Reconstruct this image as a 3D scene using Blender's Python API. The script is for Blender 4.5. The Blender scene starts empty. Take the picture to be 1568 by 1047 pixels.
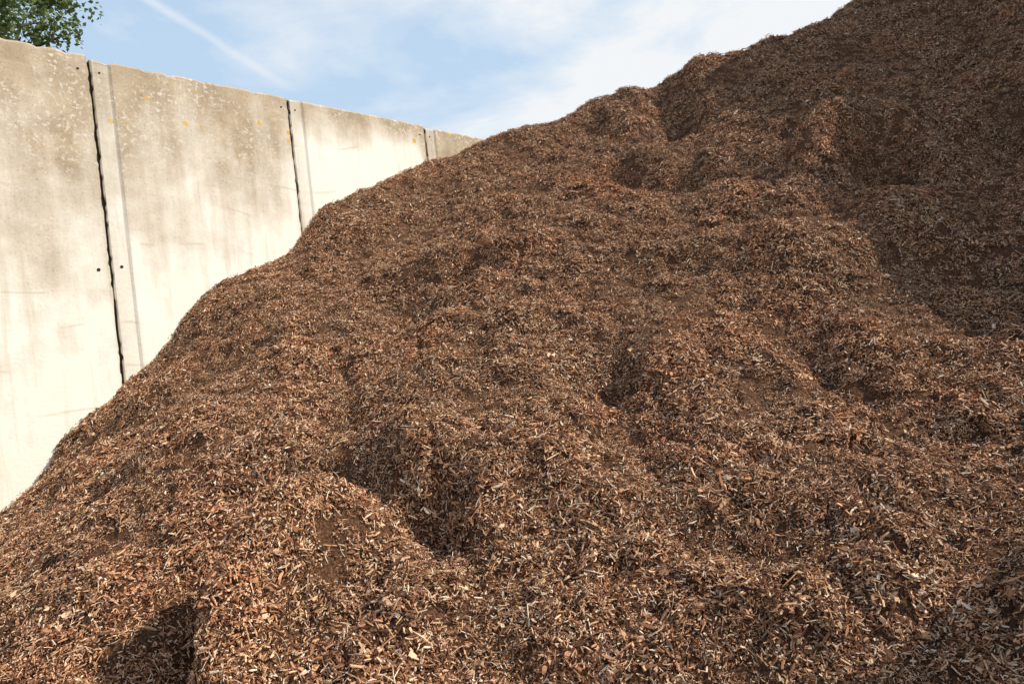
import bpy, math, random, numpy as np
from mathutils import Vector, Matrix, Euler, noise
random.seed(3); rng=np.random.default_rng(7)
scene=bpy.context.scene
EYE=1.9
SUN_AZ=math.radians(93); SUN_EL=math.radians(41.5)

def link(o): scene.collection.objects.link(o); return o
def new_mat(name):
    m=bpy.data.materials.new(name); m.use_nodes=True
    nt=m.node_tree; nt.nodes.clear()
    out=nt.nodes.new('ShaderNodeOutputMaterial'); b=nt.nodes.new('ShaderNodeBsdfPrincipled')
    nt.links.new(b.outputs[0],out.inputs[0])
    return m,nt,b
def N(nt,t,**k):
    n=nt.nodes.new(t)
    for a,v in k.items(): setattr(n,a,v)
    return n
def ramp(nt,stops,interp='LINEAR'):
    r=nt.nodes.new('ShaderNodeValToRGB'); cr=r.color_ramp; cr.interpolation=interp
    while len(cr.elements)<len(stops): cr.elements.new(0.5)
    for e,(p,c) in zip(cr.elements,stops):
        e.position=p; e.color=(c[0],c[1],c[2],1) if not isinstance(c,(int,float)) else (c,c,c,1)
    return r
def mixc(nt,fac,a,b,mode='MIX'):
    m=nt.nodes.new('ShaderNodeMix'); m.data_type='RGBA'; m.blend_type=mode
    for sock,v in ((m.inputs[0],fac),(m.inputs[6],a),(m.inputs[7],b)):
        if hasattr(v,'is_linked') or hasattr(v,'links'): nt.links.new(v,sock)
        elif isinstance(v,(int,float)): sock.default_value=v
        else: sock.default_value=(v[0],v[1],v[2],1)
    return m.outputs[2]
def math_(nt,op,a,b=None,clamp=False):
    m=nt.nodes.new('ShaderNodeMath'); m.operation=op; m.use_clamp=clamp
    for i,v in enumerate((a,b)):
        if v is None: continue
        if hasattr(v,'links'): nt.links.new(v,m.inputs[i])
        else: m.inputs[i].default_value=v
    return m.outputs[0]
def noise_tex(nt,vec,scale,detail=4,rough=.5,dist=0):
    n=nt.nodes.new('ShaderNodeTexNoise'); n.inputs['Scale'].default_value=scale
    n.inputs['Detail'].default_value=detail; n.inputs['Roughness'].default_value=rough
    n.inputs['Distortion'].default_value=dist
    if vec is not None: nt.links.new(vec,n.inputs['Vector'])
    return n.outputs['Fac']
def mapping(nt,vec,scale=(1,1,1),loc=(0,0,0)):
    m=nt.nodes.new('ShaderNodeMapping'); m.inputs['Scale'].default_value=scale; m.inputs['Location'].default_value=loc
    nt.links.new(vec,m.inputs['Vector']); return m.outputs[0]

# ---------------------------------------------------------------- camera
cam=link(bpy.data.objects.new('camera',bpy.data.cameras.new('camera')))
cam.data.lens=24; cam.data.sensor_width=36; cam.data.clip_end=5000; cam.data.clip_start=.05
cam.location=(0,0,EYE); cam.rotation_euler=(math.radians(90),math.radians(6.3),0)
scene.camera=cam

# ---------------------------------------------------------------- sun + sky
sd=Vector((math.cos(SUN_EL)*math.sin(SUN_AZ),math.cos(SUN_EL)*math.cos(SUN_AZ),math.sin(SUN_EL)))
sun=link(bpy.data.objects.new('sun',bpy.data.lights.new('sun','SUN')))
sun.data.energy=5.0; sun.data.angle=math.radians(.5); sun.data.color=(1,.945,.845)
sun.rotation_euler=sd.to_track_quat('Z','Y').to_euler(); sun.location=(20,0,20)
w=bpy.data.worlds.new('World'); scene.world=w; w.use_nodes=True
nt=w.node_tree; nt.nodes.clear()
wo=N(nt,'ShaderNodeOutputWorld'); bg=N(nt,'ShaderNodeBackground'); bg.inputs[1].default_value=.15
nt.links.new(bg.outputs[0],wo.inputs[0])
sky=N(nt,'ShaderNodeTexSky',sky_type='NISHITA'); sky.sun_disc=False
sky.sun_elevation=SUN_EL; sky.sun_rotation=SUN_AZ; sky.air_density=1.0; sky.dust_density=.6; sky.ozone_density=1.5
tc=N(nt,'ShaderNodeTexCoord'); D=tc.outputs['Generated']
v=mapping(nt,D,(1.2,1.2,2.3),(3.1,0.4,1.7))
n1=noise_tex(nt,v,1.9,8,.52,.25)
v2=mapping(nt,D,(1,1.6,2.6),(.3,7.4,0))
n2=noise_tex(nt,v2,3.6,8,.6,.35)
sx=N(nt,'ShaderNodeSeparateXYZ'); nt.links.new(D,sx.inputs[0])
bias=math_(nt,'MULTIPLY',sx.outputs[0],.40)
cs=math_(nt,'ADD',math_(nt,'ADD',math_(nt,'MULTIPLY',n1,.50),math_(nt,'MULTIPLY',n2,.50)),bias)
cl=ramp(nt,[(.40,0),(.49,.5),(.56,1)]); nt.links.new(cs,cl.inputs[0])
dt=N(nt,'ShaderNodeVectorMath',operation='DOT_PRODUCT'); nt.links.new(D,dt.inputs[0]); dt.inputs[1].default_value=(-.598,.152,-.787)
wob=math_(nt,'MULTIPLY',math_(nt,'SUBTRACT',noise_tex(nt,D,9,5,.6),.5),.016)
ad=math_(nt,'ABSOLUTE',math_(nt,'ADD',dt.outputs['Value'],wob))
trail=N(nt,'ShaderNodeMapRange',interpolation_type='SMOOTHSTEP'); nt.links.new(ad,trail.inputs[0])
trail.inputs[1].default_value=0; trail.inputs[2].default_value=.009; trail.inputs[3].default_value=.5; trail.inputs[4].default_value=0
endm=N(nt,'ShaderNodeMapRange',interpolation_type='SMOOTHSTEP'); nt.links.new(sx.outputs[0],endm.inputs[0])
endm.inputs[1].default_value=-.30; endm.inputs[2].default_value=-.23; endm.inputs[3].default_value=1; endm.inputs[4].default_value=0
tr=math_(nt,'MULTIPLY',math_(nt,'MULTIPLY',trail.outputs[0],endm.outputs[0]),math_(nt,'ADD',noise_tex(nt,D,14,4,.6),.35))
hz=N(nt,'ShaderNodeMapRange',interpolation_type='SMOOTHSTEP'); nt.links.new(sx.outputs[2],hz.inputs[0]); hz.inputs[1].default_value=.40; hz.inputs[2].default_value=.80; hz.inputs[3].default_value=.82; hz.inputs[4].default_value=.12
cz=N(nt,'ShaderNodeMapRange',interpolation_type='SMOOTHSTEP'); nt.links.new(sx.outputs[2],cz.inputs[0]); cz.inputs[1].default_value=.45; cz.inputs[2].default_value=.85; cz.inputs[3].default_value=1; cz.inputs[4].default_value=.15
haze=mixc(nt,hz.outputs[0],sky.outputs[0],(3.9,5.1,6.4))
col=mixc(nt,tr,haze,(5.8,6.1,6.4))
col=mixc(nt,math_(nt,'MULTIPLY',cl.outputs[0],cz.outputs[0]),col,(5.95,6.15,6.35))
nt.links.new(col,bg.inputs[0])

# ---------------------------------------------------------------- ground
m,nt,b=new_mat('concrete_yard'); tc=N(nt,'ShaderNodeTexCoord')
r=ramp(nt,[(.3,(.16,.14,.12)),(.7,(.27,.25,.22))]); nt.links.new(noise_tex(nt,tc.outputs['Object'],1.3,8,.6),r.inputs[0])
nt.links.new(r.outputs[0],b.inputs['Base Color']); b.inputs['Roughness'].default_value=.9
me=bpy.data.meshes.new('ground'); me.from_pydata([(-1500,-1500,0),(1500,-1500,0),(1500,1500,0),(-1500,1500,0)],[],[(0,1,2,3)])
me.materials.append(m); link(bpy.data.objects.new('ground',me))

# ---------------------------------------------------------------- pile terrain
PTS=[(-4.33,5.6,0.97),(-4.1,5.84,1.16),(-4.03,5.91,1.4),(-3.65,6.32,1.81),(-3.37,6.61,2.17),(-3.08,6.92,2.66),(-2.9,7.11,2.86),(-2.4,7.64,3.13),(-2.2,7.85,3.45),(-2.0,8.06,3.72),(-1.6,8.48,3.98),(-1.15,8.96,4.28),(-0.48,9.66,4.59),(0.05,10.22,4.95),(1.21,10.3,5.12),(1.81,10.2,5.32),(2.49,10.1,5.38),(3.12,10,5.50),(3.57,10,5.63),(4.24,10,5.70),(4.94,10,5.98),(5.59,9.9,6.27),(6.34,9.8,6.71),(7.51,9.2,7.3),
(-0.14,2.6,0.61),(-0.11,3.05,0.89),(-0.07,3.78,1.27),(-0.03,4.3,1.59),(0.0,4.92,1.9),(.08,6.2,2.63),(.19,7.9,3.58),
(-.85,2.6,.68),(-.93,3.05,1.01),(-1.13,3.9,1.29),(-1.31,4.7,1.70),(-1.57,5.9,2.32),(-1.58,7.3,3.08),
(-1.52,2.7,.71),(-1.75,3.2,.93),(-2.07,3.9,1.28),(-2.31,4.9,1.70),
(-2.24,2.8,.74),(-2.68,3.4,.90),(-2.95,4.2,.99),
(.61,2.5,.57),(.78,2.95,.80),(1.03,3.65,1.17),(1.41,4.7,1.74),(1.79,5.7,2.38),(2.24,6.9,3.14),(2.74,8.2,4.15),
(1.22,2.3,.61),(1.67,3.0,.92),(2.52,4.3,1.62),(3.53,5.8,2.76),(4.56,7.3,4.02),(3.91,8.1,4.38),
(1.52,2.2,.62),(2.08,2.9,.90),(2.80,3.8,1.31),(3.69,4.9,1.84),(4.88,6.3,3.02),(6.20,7.8,4.77),(1.57,8.4,3.94),(-.95,8.4,3.81),(-.78,6.8,2.79),
(-1.5,.8,-.2),(0,.9,-.2),(1.5,.7,-.2),(-3.5,1.8,.1),(-5.2,3.6,.2),(-5.6,4.4,.5),(-2.5,0,-.6),(2,-.5,-.6),(0,-1,-.8),
(3.3,1.7,2.8),(4.0,1.4,3.2),(4.1,.6,1.4),(4.6,-.6,-.2),(4.3,2.9,2.2),(5.1,4.0,3.4),(6.2,5.0,5.1),(7.0,6.2,6.6),(7.7,7.6,8.1),(8.0,9.1,9.4),(8.0,10.5,8.0),  # unseen mound and crest added to the right, raised to cast shade into view
(7.5,3,1.4),(9.5,5,2.4),(10.5,8,4.5),(11.5,10,3.0),(7,1,-.4),(10,2,-.4),(12,4,-.4),(13,8,-.3),
(1.5,12,3.9),(4,12,4.4),(6.5,12,5.6),(2.2,14,2.3),(4,15,1.6),(8,14,2.2),(11,13,.6),(4,17.5,-.5),(8,17.5,-.4),(12.5,16,-.5)]
A=np.array(PTS,float)
def phi(r2): return .5*r2*np.log(r2+1e-9)
n=len(A); d2=((A[:,None,:2]-A[None,:,:2])**2).sum(-1)
K=phi(d2)+np.eye(n)*.03; Pm=np.c_[np.ones(n),A[:,:2]]
M=np.zeros((n+3,n+3)); M[:n,:n]=K; M[:n,n:]=Pm; M[n:,:n]=Pm.T
sol=np.linalg.solve(M,np.r_[A[:,2],0,0,0])
STEP=.035
xs=np.arange(-7,13.5,STEP); ys=np.arange(-2,18,STEP)
X,Y=np.meshgrid(xs,ys); shp=X.shape; xf,yf=X.ravel(),Y.ravel()
Z=sol[n]+sol[n+1]*xf+sol[n+2]*yf
for i in range(n): Z+=sol[i]*phi((xf-A[i,0])**2+(yf-A[i,1])**2)
pw=.726*(xf+3.63)-.688*(yf-6.34)
# shaped lumps, ridges and hollows: x, y, height, sigma along, sigma across, turn
for (gx,gy,a,s1,s2,rt) in [(-1.35,3.95,.08,.3,.14,0),(-.90,3.92,.13,.26,.12,-12),(-.45,3.72,.16,.25,.11,-20),(.0,3.55,.15,.28,.12,-18),(.45,3.38,.10,.3,.14,-10),
 (-1.00,3.60,-.30,.20,.12,15),(-1.26,3.42,-.24,.20,.13,45),(-1.40,3.18,-.24,.20,.13,62),(-1.50,2.90,-.24,.20,.13,75),(-1.54,2.62,-.2,.2,.13,85),(-.78,3.45,.14,.10,.11,0),(-.98,3.20,.26,.10,.17,-35),(-1.14,2.92,.28,.10,.20,-15),(-1.20,2.62,.24,.10,.2,0),
 (-.50,3.42,-.32,.20,.11,-10),(-.42,3.20,-.12,.12,.10,-30),(-.20,3.32,.20,.10,.13,0),(-.1,2.8,.05,.3,.15,0),
 (3.72,6.55,-1.15,.23,.21,20),(4.13,6.6,.42,.17,.25,0),(3.25,6.8,.32,.22,.2,0),(3.7,7.0,.42,.3,.13,0),
 (-1.0,6.2,-.34,.20,.13,10),(-.3,6.1,-.34,.24,.12,-10),(-.75,5.7,-.28,.14,.12,0),(.15,6.25,.22,.3,.15,0),(-.65,6.45,.2,.4,.13,0),
 (1.45,8.0,-.48,.22,.14,0),(1.8,8.15,.30,.22,.2,0),(1.2,6.3,-.30,.3,.12,-15),(1.5,5.85,.16,.6,.12,-15),
 (.62,4.5,-.24,.26,.20,20),(.95,4.6,.17,.18,.3,0),(1.92,4.25,-.12,.13,.2,0),(2.2,4.3,.09,.18,.3,0),(2.2,5.5,.2,.45,.16,-15),(2.9,4.9,.12,.5,.2,-30),
 (2.95,9.5,.14,.3,.3,0),(2.45,9.1,-.44,.2,.4,0),(4.3,9.3,.18,.4,.3,0),(1.0,3.1,-.10,.3,.15,0),(1.6,3.3,.10,.3,.15,0),(-2.3,5.6,-.12,.3,.2,0),(-2.0,4.4,.1,.4,.2,20),(2.0,7.5,-.22,.3,.15,-20),(.5,7.3,.16,.4,.15,-10)]:
    cr,sr=math.cos(math.radians(rt)),math.sin(math.radians(rt)); dx,dy=xf-gx,yf-gy
    u=dx*cr+dy*sr; v=-dx*sr+dy*cr
    Z+=a*np.exp(-.5*((u/s1)**2+(v/s2)**2))
nz=np.empty(len(xf)); fine=np.empty(len(xf))
for i,(x,y) in enumerate(zip(xf,yf)):
    p=Vector((x*1.1,y*1.1,Z[i]*.6))
    a=noise.noise(p); b2=noise.noise(p*2.2+Vector((9,2,4))); c2=1-abs(noise.noise(p*5+Vector((1,7,2))))*2.4; e=noise.noise(p*11)
    nz[i]=.10*a+.07*b2+.055*c2*(.6+b2)+.045*e
    fine[i]=b2
Z=Z+nz*np.clip(.35+pw*.8,.35,1)
dist=np.hypot(xf,yf)
idx=np.arange(len(xf)).reshape(shp)
q=np.stack([idx[:-1,:-1],idx[:-1,1:],idx[1:,1:],idx[1:,:-1]],-1).reshape(-1,4)
ok=(pw[q].max(1)>-.06)&(Z[q].max(1)>-.06)
q=q[ok]
used=np.unique(q); remap=-np.ones(len(xf),int); remap[used]=np.arange(len(used)); q=remap[q]
V=np.c_[xf,yf,Z][used]
me=bpy.data.meshes.new('wood_chip_mulch_pile')
me.vertices.add(len(V)); me.vertices.foreach_set('co',V.ravel())
me.loops.add(q.size); me.loops.foreach_set('vertex_index',q.ravel())
me.polygons.add(len(q)); me.polygons.foreach_set('loop_start',np.arange(0,q.size,4)); me.polygons.foreach_set('loop_total',np.full(len(q),4))
me.polygons.foreach_set('use_smooth',np.ones(len(q),bool)); me.update(calc_edges=True); me.validate()
dv=dist[used]
vis=(V[:,1]>1.5)&(V[:,1]<11.2)&(np.abs(V[:,0])<V[:,1]*.85+.8)
dens=np.where(vis,np.clip(340-14*dv,215,310),70)
szn=.86+.28*np.clip(fine[used]*2,-1,1)
for nm,arr in (('dens',dens),('csize',szn)):
    at=me.attributes.new(nm,'FLOAT','POINT'); at.data.foreach_set('value',arr.astype(np.float32))
pile=link(bpy.data.objects.new('wood_chip_mulch_pile',me))
m,nt,b=new_mat('shaded_mulch_fines'); g=N(nt,'ShaderNodeNewGeometry'); pos=g.outputs['Position']  # fines under the chips, coloured dark so gaps look shadowed
r=ramp(nt,[(.3,(.030,.015,.009)),(.5,(.12,.058,.031)),(.7,(.30,.16,.090))]); nt.links.new(noise_tex(nt,pos,90,4,.7),r.inputs[0])
nt.links.new(r.outputs[0],b.inputs['Base Color']); b.inputs['Roughness'].default_value=.95; b.inputs['Specular IOR Level'].default_value=.1
bp=N(nt,'ShaderNodeBump'); bp.inputs['Strength'].default_value=1; bp.inputs['Distance'].default_value=.02
nt.links.new(noise_tex(nt,pos,60,5,.7),bp.inputs['Height']); nt.links.new(bp.outputs[0],b.inputs['Normal'])
me.materials.append(m)
# chip material
m,nt,b=new_mat('bark_chip'); g=N(nt,'ShaderNodeNewGeometry'); pos=g.outputs['Position']; oi=N(nt,'ShaderNodeObjectInfo')
rnd=math_(nt,'FRACT',math_(nt,'ADD',g.outputs['Random Per Island'],oi.outputs['Random']))
r=ramp(nt,[(0,(.038,.0175,.010)),(.22,(.150,.066,.034)),(.43,(.385,.179,.090)),(.64,(.60,.318,.167)),(.81,(.80,.490,.280)),(.92,(.89,.645,.425)),(1,(.92,.77,.58))])
nt.links.new(rnd,r.inputs[0])
pr=ramp(nt,[(.33,(1.08,.96,.91)),(.5,(1,1,1)),(.67,(.84,.84,.84))]); nt.links.new(noise_tex(nt,pos,1.3,5,.62),pr.inputs[0])
c1=mixc(nt,1.0,r.outputs[0],pr.outputs[0],'MULTIPLY')
gr=ramp(nt,[(.3,.66),(.7,1.1)]); nt.links.new(noise_tex(nt,pos,160,2,.6),gr.inputs[0])
c1=mixc(nt,1.0,c1,gr.outputs[0],'MULTIPLY')
nt.links.new(c1,b.inputs['Base Color']); b.inputs['Roughness'].default_value=.8; b.inputs['Specular IOR Level'].default_value=.15
chipmat=m
col_c=bpy.data.collections.new('wood_chips')
def chip(L,W,T,kind,mat4,vs_all,fs_all):
    k=3 if L<.03 else 4
    us=np.linspace(-.5,.5,k)
    bend=random.uniform(-.10,.10)*L; tw=random.uniform(-.6,.6); endw=[random.uniform(.35,1),random.uniform(.10,.9)]
    base=len(vs_all)
    for j,u in enumerate(us):
        if j==0: ww=W*.5*endw[0]
        elif j==k-1: ww=W*.5*endw[1]
        else: ww=W*.5*random.uniform(.8,1.15)
        x=u*L; z=bend*(1-(2*u)**2); y0=random.uniform(-.12,.12)*W
        a=tw*u; ca,sa=math.cos(a),math.sin(a); t=T*.5*random.uniform(.5,1.1)
        x2=random.uniform(-.5,.5)*W
        for (yy,zz) in ((-ww,-t),(ww,-t),(ww,t),(-ww,t)):
            p=Vector((x+(x2 if yy>0 else -x2)*.6,y0+yy*ca-zz*sa,z+yy*sa+zz*ca)); vs_all.append((mat4@p)[:])
    for j in range(k-1):
        o=base+4*j
        for e in range(4): fs_all.append((o+e,o+(e+1)%4,o+4+(e+1)%4,o+4+e))
    fs_all.append((base+3,base+2,base+1,base)); o=base+4*(k-1); fs_all.append((o,o+1,o+2,o+3))
for ci_ in range(60):
    vsa=[];fsa=[]
    for j in range(66):
        rr_=random.random()
        if rr_<.06: L=random.uniform(.032,.052); W=L*random.uniform(.10,.22); T=.004; kd='s'
        elif rr_<.09: L=random.uniform(.022,.034); W=L*random.uniform(.4,.6); T=.005; kd='f'
        elif rr_<.50: L=random.uniform(.014,.030); W=L*random.uniform(.10,.27); T=.0035; kd='s'
        elif rr_<.59: L=random.uniform(.04,.075); W=random.uniform(.0022,.0042); T=.003; kd='s'
        else: L=random.uniform(.007,.016); W=L*random.uniform(.3,.7); T=.003; kd='f'
        ra=.068*math.sqrt(random.random()); an=random.uniform(0,math.tau)
        M4=Matrix.Translation((ra*math.cos(an),ra*math.sin(an),random.gauss(.006,.008)))@Matrix.Rotation(random.uniform(0,math.tau),4,'Z')@Euler((random.gauss(0,.55),random.gauss(0,.36),0)).to_matrix().to_4x4()
        chip(L,W,T,kd,M4,vsa,fsa)
    mm=bpy.data.meshes.new('chips'); mm.from_pydata(vsa,[],fsa); mm.materials.append(chipmat); mm.update()
    col_c.objects.link(bpy.data.objects.new('chips_%02d'%ci_,mm))
col_b=bpy.data.collections.new('large_wood_chips')
for ci_ in range(14):
    vsa=[];fsa=[]; L=random.uniform(.05,.10); W=L*random.choice([.08,.12,.2,.35]); chip(L,W,.007,'s',Matrix.Identity(4),vsa,fsa)
    mm=bpy.data.meshes.new('chip'); mm.from_pydata(vsa,[],fsa); mm.materials.append(chipmat); mm.update()
    col_b.objects.link(bpy.data.objects.new('large_chip_%02d'%ci_,mm))
ng=bpy.data.node_groups.new('chip_scatter','GeometryNodeTree')
ng.interface.new_socket('Geometry',in_out='INPUT',socket_type='NodeSocketGeometry'); ng.interface.new_socket('Geometry',in_out='OUTPUT',socket_type='NodeSocketGeometry')
gi=ng.nodes.new('NodeGroupInput'); go=ng.nodes.new('NodeGroupOutput'); jn=ng.nodes.new('GeometryNodeJoinGeometry')
ng.links.new(gi.outputs[0],jn.inputs[0])
def layer(coll,attr,mult,seed,smin,smax,tilt):
    ci=ng.nodes.new('GeometryNodeCollectionInfo'); ci.inputs['Collection'].default_value=coll; ci.inputs['Separate Children'].default_value=True; ci.inputs['Reset Children'].default_value=True
    na=ng.nodes.new('GeometryNodeInputNamedAttribute'); na.data_type='FLOAT'; na.inputs['Name'].default_value=attr
    dp=ng.nodes.new('GeometryNodeDistributePointsOnFaces'); ng.links.new(gi.outputs[0],dp.inputs['Mesh'])
    o=[x for x in na.outputs if x.enabled][0]
    mm_=ng.nodes.new('ShaderNodeMath'); mm_.operation='MULTIPLY'; ng.links.new(o,mm_.inputs[0]); mm_.inputs[1].default_value=mult
    ng.links.new(mm_.outputs[0],dp.inputs['Density']); dp.inputs['Seed'].default_value=seed
    rv=ng.nodes.new('FunctionNodeRandomValue'); rv.data_type='FLOAT_VECTOR'; rv.inputs[0].default_value=(-tilt,-tilt,0); rv.inputs[1].default_value=(tilt,tilt,6.283)
    rv.inputs['Seed'].default_value=seed+1
    rr=ng.nodes.new('FunctionNodeRotateRotation'); rr.rotation_space='LOCAL'
    ng.links.new(dp.outputs['Rotation'],rr.inputs[0]); ng.links.new(rv.outputs[0],rr.inputs[1])
    rs=ng.nodes.new('FunctionNodeRandomValue'); rs.data_type='FLOAT'; rs.inputs[2].default_value=smin; rs.inputs[3].default_value=smax; rs.inputs['Seed'].default_value=seed+2
    nb=ng.nodes.new('GeometryNodeInputNamedAttribute'); nb.data_type='FLOAT'; nb.inputs['Name'].default_value='csize'
    ob=[x for x in nb.outputs if x.enabled][0]
    mu=ng.nodes.new('ShaderNodeMath'); mu.operation='MULTIPLY'; ng.links.new(rs.outputs[1],mu.inputs[0]); ng.links.new(ob,mu.inputs[1])
    rl=ng.nodes.new('FunctionNodeRandomValue'); rl.data_type='FLOAT'; rl.inputs[2].default_value=-.006; rl.inputs[3].default_value=.012; rl.inputs['Seed'].default_value=seed+3
    vm=ng.nodes.new('ShaderNodeVectorMath'); vm.operation='SCALE'; ng.links.new(dp.outputs['Normal'],vm.inputs[0]); ng.links.new(rl.outputs[1],vm.inputs['Scale'])
    sp=ng.nodes.new('GeometryNodeSetPosition'); ng.links.new(dp.outputs['Points'],sp.inputs['Geometry']); ng.links.new(vm.outputs[0],sp.inputs['Offset'])
    io=ng.nodes.new('GeometryNodeInstanceOnPoints'); ng.links.new(sp.outputs[0],io.inputs['Points']); ng.links.new(ci.outputs[0],io.inputs['Instance'])
    io.inputs['Pick Instance'].default_value=True; ng.links.new(rr.outputs[0],io.inputs['Rotation']); ng.links.new(mu.outputs[0],io.inputs['Scale'])
    ng.links.new(io.outputs[0],jn.inputs[0])
layer(col_c,'dens',1.0,11,.75,1.3,.14)
layer(col_b,'dens',.045,61,.5,1.2,.5)
ng.links.new(jn.outputs[0],go.inputs[0])
md=pile.modifiers.new('chips','NODES'); md.node_group=ng

# ---------------------------------------------------------------- wall
m,nt,b=new_mat('weathered_concrete')
uv=N(nt,'ShaderNodeUVMap'); uv.uv_map='UVMap'; U=uv.outputs[0]
at=N(nt,'ShaderNodeAttribute',attribute_name='stain')
streak=noise_tex(nt,mapping(nt,U,(3.0,.35,1)),1.6,6,.6)
blot=noise_tex(nt,U,1.7,7,.62)
sf=math_(nt,'ADD',at.outputs['Fac'],math_(nt,'ADD',math_(nt,'MULTIPLY',math_(nt,'SUBTRACT',streak,.5),.9),math_(nt,'MULTIPLY',math_(nt,'SUBTRACT',blot,.5),1.1)))
sr_=ramp(nt,[(.22,0),(.52,.5),(.88,1)]); nt.links.new(sf,sr_.inputs[0])
lr=ramp(nt,[(.3,(.84,.775,.66)),(.7,(.90,.845,.75))]); nt.links.new(noise_tex(nt,U,1.1,6,.6),lr.inputs[0])
dr=ramp(nt,[(.3,(.35,.265,.175)),(.7,(.56,.455,.325))]); nt.links.new(noise_tex(nt,U,3,7,.65),dr.inputs[0])
c=mixc(nt,sr_.outputs[0],lr.outputs[0],dr.outputs[0])
pl=ramp(nt,[(.53,0),(.59,.85)]); nt.links.new(noise_tex(nt,U,20,6,.75),pl.inputs[0])
pz=ramp(nt,[(.42,0),(.56,1)]); nt.links.new(noise_tex(nt,mapping(nt,U,(1,1,1),(5,3,0)),1.3,3,.5),pz.inputs[0])
pf=math_(nt,'MULTIPLY',math_(nt,'MULTIPLY',pl.outputs[0],pz.outputs[0]),sr_.outputs[0])
c=mixc(nt,pf,c,(.72,.67,.58))
sy=N(nt,'ShaderNodeSeparateXYZ'); nt.links.new(U,sy.inputs[0])
vo=N(nt,'ShaderNodeTexVoronoi'); vo.inputs['Scale'].default_value=6; nt.links.new(U,vo.inputs['Vector'])
ly=math_(nt,'LESS_THAN',math_(nt,'ADD',vo.outputs['Distance'],math_(nt,'MULTIPLY',noise_tex(nt,U,40,3),.25)),.30)
cs_=N(nt,'ShaderNodeSeparateColor'); nt.links.new(vo.outputs['Color'],cs_.inputs[0])
ly=math_(nt,'MULTIPLY',ly,math_(nt,'GREATER_THAN',cs_.outputs[0],.76))
ty=N(nt,'ShaderNodeMapRange'); nt.links.new(sy.outputs[1],ty.inputs[0]); ty.inputs[1].default_value=4.0; ty.inputs[2].default_value=4.6
ly=math_(nt,'MULTIPLY',ly,ty.outputs[0])
c=mixc(nt,ly,c,(.66,.40,.06))
sp=ramp(nt,[(.56,0),(.70,.7)]); nt.links.new(noise_tex(nt,U,45,4,.7),sp.inputs[0])
spf=math_(nt,'MULTIPLY',sp.outputs[0],math_(nt,'ADD',math_(nt,'MULTIPLY',sr_.outputs[0],.9),.07))
c=mixc(nt,spf,c,(.15,.12,.08))
rs_=ramp(nt,[(.55,0),(.70,.35)]); nt.links.new(noise_tex(nt,mapping(nt,U,(9,.5,1),(1,2,0)),1.3,5,.6),rs_.inputs[0])
c=mixc(nt,rs_.outputs[0],c,(.46,.38,.27))
wv=N(nt,'ShaderNodeTexWave'); wv.wave_type='RINGS'; wv.inputs['Scale'].default_value=.8; wv.inputs['Distortion'].default_value=9; wv.inputs['Detail'].default_value=1.5; wv.inputs['Detail Scale'].default_value=.5
nt.links.new(mapping(nt,U,(1,1,1),(1.8,-3.0,0)),wv.inputs['Vector'])
wr=ramp(nt,[(.985,0),(.999,.40)]); nt.links.new(wv.outputs['Fac'],wr.inputs[0])
wz=ramp(nt,[(.52,0),(.60,1)]); nt.links.new(noise_tex(nt,mapping(nt,U,(1,1,1),(2,9,0)),2.6,2,.5),wz.inputs[0])
wf=math_(nt,'MULTIPLY',wr.outputs[0],wz.outputs[0])
c=mixc(nt,wf,c,(.50,.42,.32))
ed=N(nt,'ShaderNodeAttribute',attribute_name='edge')
c=mixc(nt,math_(nt,'MULTIPLY',ed.outputs['Fac'],math_(nt,'MULTIPLY',noise_tex(nt,U,14,5,.7),.8)),c,(.26,.20,.13))
nt.links.new(c,b.inputs['Base Color']); b.inputs['Roughness'].default_value=.9; b.inputs['Specular IOR Level'].default_value=.2
bp=N(nt,'ShaderNodeBump'); bp.inputs['Strength'].default_value=.35; bp.inputs['Distance'].default_value=.010
hb=math_(nt,'ADD',noise_tex(nt,U,34,6,.7),math_(nt,'MULTIPLY',noise_tex(nt,U,3,3,.5),1.0)); nt.links.new(hb,bp.inputs['Height']); nt.links.new(bp.outputs[0],b.inputs['Normal'])
wallmat=m
mdk,nt,b=new_mat('joint_backing'); b.inputs['Base Color'].default_value=(.03,.022,.016,1); b.inputs['Roughness'].default_value=1
wall=link(bpy.data.objects.new('concrete_retaining_wall',None))
O=Vector((-3.63,6.34,0)); DU=Vector((.688,.726,0)).normalized(); NR=Vector((.726,-.688,0)).normalized()
PL=2.01
TOPS={-1:4.985,0:4.955,1:4.95,2:4.93}
def stain_depth(u): return float(np.interp(u,[-6,-2,0,.3,1.8,2.1,3.9,4.1,6,12],[2.4,2.3,1.9,1.5,1.25,.40,.25,1.2,1.2,1]))
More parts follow.
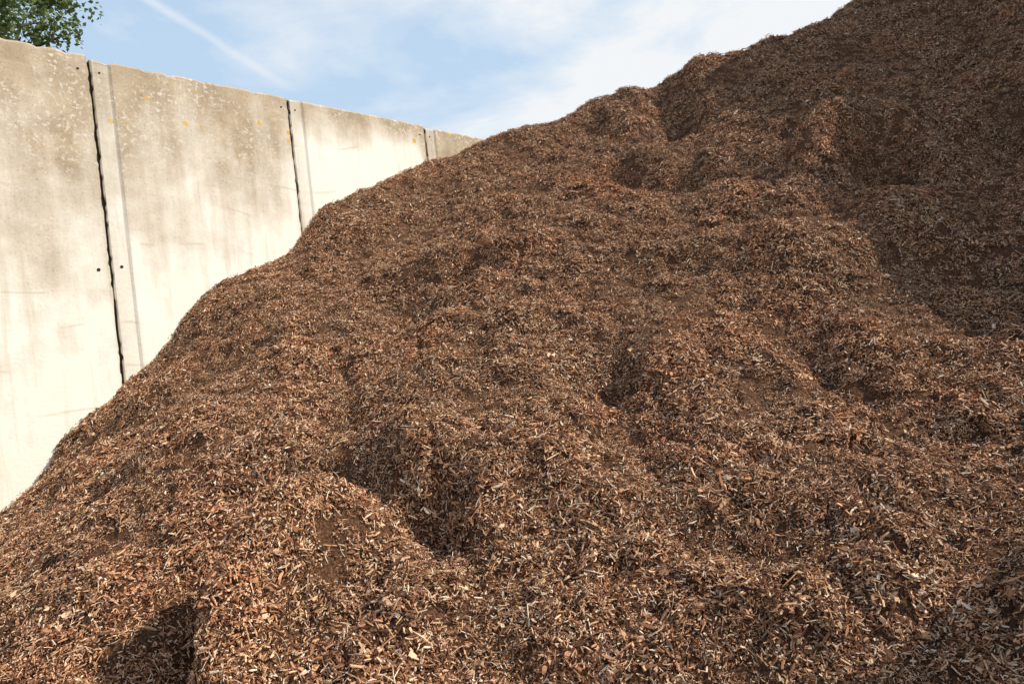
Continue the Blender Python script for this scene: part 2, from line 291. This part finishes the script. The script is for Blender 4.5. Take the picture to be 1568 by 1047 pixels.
for k in range(-4,8):
    u0=k*PL+.019; u1=(k+1)*PL-.004; top=TOPS.get(k,4.95+.012*math.sin(k*3))
    us=np.unique(np.round(np.r_[u0,u0+.012,u0+.145,u0+.172,np.arange(u0+.2,u1-.02,.045),u1-.012,u1],4)); vs=np.r_[np.arange(0,top-.03,.04),top-.02,top]
    nu,nv=len(us),len(vs); V=[];UV=[];ST=[];ED=[]
    for vi,vv in enumerate(vs):
        for ui,uu in enumerate(us):
            off=.013 if (uu-u0)>.16 else 0.0
            if ui==nu-1: off-=.012
            if ui==0: off-=.008
            if vi==nv-1: off-=.014
            du=0; dvv=0
            if ui in (0,nu-1):
                nn=noise.noise(Vector((k*7.3,vv*6,ui*1.1))); n3=noise.noise(Vector((k*3.3,vv*17,ui*2.1)))
                du=(nn*.009+max(0,n3-.12)*.05)*(1 if ui==0 else -1)
            if vi>=nv-2: dvv=-max(0,noise.noise(Vector((uu*9,k*2,4))))*.035-.008*noise.noise(Vector((uu*3,1,1)))
            p=O+DU*(uu+du)+NR*(off-.013)+Vector((0,0,vv+dvv)); V.append(p[:]); UV.append((uu,vv))
            dd=top-vv; sdp=stain_depth(uu); ST.append(max(-.25,1.0-.55*dd/sdp)-(.28 if uu-u0<.15 else 0))
            ED.append(max(0,1-min(uu-u0,u1-uu)/.03) if min(uu-u0,u1-uu)<.03 else (.25 if .14<(uu-u0)<.175 else 0))  # dark at panel edges; the faint band paints the shadow line of the step
    F_=[(a*nu+i,a*nu+i+1,(a+1)*nu+i+1,(a+1)*nu+i) for a in range(nv-1) for i in range(nu-1)]
    nb=len(V); ring=[i for i in range(nu)]+[a*nu+nu-1 for a in range(1,nv)]+[(nv-1)*nu+i for i in range(nu-2,-1,-1)]+[a*nu for a in range(nv-2,0,-1)]
    for i in ring:
        p=Vector(V[i]); dd=(p-O).dot(NR); p=p-NR*(.16+dd); V.append(p[:]); UV.append((UV[i][0]+.1,UV[i][1]+.1)); ST.append(ST[i]); ED.append(ED[i])
    R=len(ring)
    for j in range(R): F_.append((ring[(j+1)%R],ring[j],nb+j,nb+(j+1)%R))
    F_.append(tuple(nb+j for j in range(R-1,-1,-1)))
    me=bpy.data.meshes.new('panel'); me.from_pydata(V,[],F_); me.update()
    ul=me.uv_layers.new(name='UVMap')
    li=np.empty(len(me.loops),int); me.loops.foreach_get('vertex_index',li); ul.data.foreach_set('uv',np.array(UV)[li].ravel())
    for nm,arr in (('stain',ST),('edge',ED)):
        a_=me.attributes.new(nm,'FLOAT','POINT'); a_.data.foreach_set('value',np.array(arr,np.float32))
    me.materials.append(wallmat)
    o=link(bpy.data.objects.new('panel_%02d'%(k+5),me)); o.parent=wall
    uc=k*PL+.008; c0=[]  # dark backing strip added so no light shows through the open gap
    for (a_,n_) in ((-.03,-.10),(.03,-.10),(.03,-.04),(-.03,-.04)):
        for z_ in (0,top-.03): c0.append((O+DU*(uc+a_)+NR*n_+Vector((0,0,z_)))[:])
    me=bpy.data.meshes.new('joint'); me.from_pydata(c0,[],[(0,1,3,2),(2,3,5,4),(4,5,7,6),(6,7,1,0),(1,7,5,3),(0,2,4,6)]); me.materials.append(mdk)
    o=link(bpy.data.objects.new('joint_backing_%02d'%(k+5),me)); o.parent=wall
    for (du_,zz,rd) in ((-.09,top-.12,.008),(-.10,top-1.98,.012),(.10,top-1.95,.011),(.09,top-.12,.007)):
        ctr=O+DU*(k*PL+du_)+NR*((.001 if du_<0 else -.012))+Vector((0,0,zz)); vv=[];ff=[]
        for ri,(rad,off) in enumerate(((1.3,.0),(1.2,.004),(1.0,.004),(.9,.001))):
            for s_ in range(14):
                an=s_/14*math.tau; vv.append((ctr+DU*math.cos(an)*rad*rd+Vector((0,0,math.sin(an)*rad*rd))+NR*off)[:])
        for ri in range(3):
            for s_ in range(14): ff.append((ri*14+s_,ri*14+(s_+1)%14,(ri+1)*14+(s_+1)%14,(ri+1)*14+s_))
        ff.append(tuple(42+s_ for s_ in range(14)))
        me=bpy.data.meshes.new('socket'); me.from_pydata(vv,[],ff); me.materials.append(mdk)
        o=link(bpy.data.objects.new('tie_socket',me)); o.parent=wall

# ---------------------------------------------------------------- tree
tree=link(bpy.data.objects.new('deciduous_tree',None))
random.seed(21)
mb,nt,b=new_mat('tree_bark'); b.inputs['Base Color'].default_value=(.09,.065,.045,1); b.inputs['Roughness'].default_value=.95
ml,nt,b=new_mat('tree_leaf'); g=N(nt,'ShaderNodeNewGeometry')
r=ramp(nt,[(0,(.06,.09,.025)),(.5,(.12,.17,.045)),(1,(.21,.26,.08))]); nt.links.new(g.outputs['Random Per Island'],r.inputs[0])
nt.links.new(r.outputs[0],b.inputs['Base Color']); b.inputs['Roughness'].default_value=.5
tb=N(nt,'ShaderNodeBsdfTranslucent'); nt.links.new(r.outputs[0],tb.inputs[0]); mx=N(nt,'ShaderNodeMixShader'); mx.inputs[0].default_value=.4
out=[x for x in nt.nodes if x.type=='OUTPUT_MATERIAL'][0]
nt.links.new(b.outputs[0],mx.inputs[1]); nt.links.new(tb.outputs[0],mx.inputs[2]); nt.links.new(mx.outputs[0],out.inputs[0])
base=Vector((-10.95,14.3,-.3)); V=[];E=[];Rr=[]
def addv(p,r): V.append(p[:]); Rr.append(r); return len(V)-1
i0=addv(base,.26); i1=addv(base+Vector((.1,0,3)),.22); E.append((i0,i1)); i2=addv(base+Vector((0,.1,7)),.17); E.append((i1,i2)); i3=addv(base+Vector((.1,0,10.5)),.1); E.append((i2,i3)); i4=addv(base+Vector((.1,0,14)),.03); E.append((i3,i4))
tips=[]
for s_ in range(40):
    h=random.uniform(7.4,14.2); par=i2 if h<9.5 else i3
    an=s_*2.4+random.uniform(-.4,.4); L=random.uniform(2.0,2.9)*math.sqrt(max(.12,1-((h-10.6)/4.2)**2))
    st=addv(base+Vector((.05,.03,h-.9)),.06); E.append((par,st))
    mid=addv(base+Vector((math.cos(an)*L*.5,math.sin(an)*L*.5,h-.2)),.04); E.append((st,mid))
    e_=addv(base+Vector((math.cos(an)*L,math.sin(an)*L,h+.2)),.015); E.append((mid,e_)); tips+= [Vector(V[mid]),Vector(V[e_]),Vector(V[e_])]
    for _ in range(3):
        q_=Vector(V[mid]).lerp(Vector(V[e_]),random.random())+Vector((random.gauss(0,.4),random.gauss(0,.4),random.gauss(.1,.4))); e2=addv(q_,.01); E.append((mid,e2)); tips.append(q_)
me=bpy.data.meshes.new('trunk'); me.from_pydata(V,E,[]); o=link(bpy.data.objects.new('trunk_and_limbs',me)); o.parent=tree
sk=o.modifiers.new('s','SKIN')
for i,rr in enumerate(Rr): me.skin_vertices[0].data[i].radius=(rr,rr)
me.skin_vertices[0].data[0].use_root=True; me.materials.append(mb)
LV=[];LF=[]
for t in tips:
    for c_ in range(5):
        cc=t+Vector((random.gauss(0,.26),random.gauss(0,.26),random.gauss(0,.24)))
        for _ in range(26):
            p=cc+Vector((random.gauss(0,.13),random.gauss(0,.13),random.gauss(0,.10)))
            d=Vector((random.gauss(0,1),random.gauss(0,1),random.gauss(-.3,.6))).normalized(); s2=d.cross(Vector((random.gauss(0,1),random.gauss(0,1),random.gauss(0,1)))).normalized()
            L=random.uniform(.08,.14); Wd=L*.36; o_=len(LV)
            LV+=[p[:],(p+d*L*.4+s2*Wd)[:],(p+d*L)[:],(p+d*L*.4-s2*Wd)[:]]; LF.append((o_,o_+1,o_+2,o_+3))
me=bpy.data.meshes.new('leaves'); me.from_pydata(LV,[],LF); me.materials.append(ml); o=link(bpy.data.objects.new('foliage',me)); o.parent=tree

vs=scene.view_settings; vs.view_transform='Standard'; vs.look='None'; vs.exposure=0; vs.gamma=1
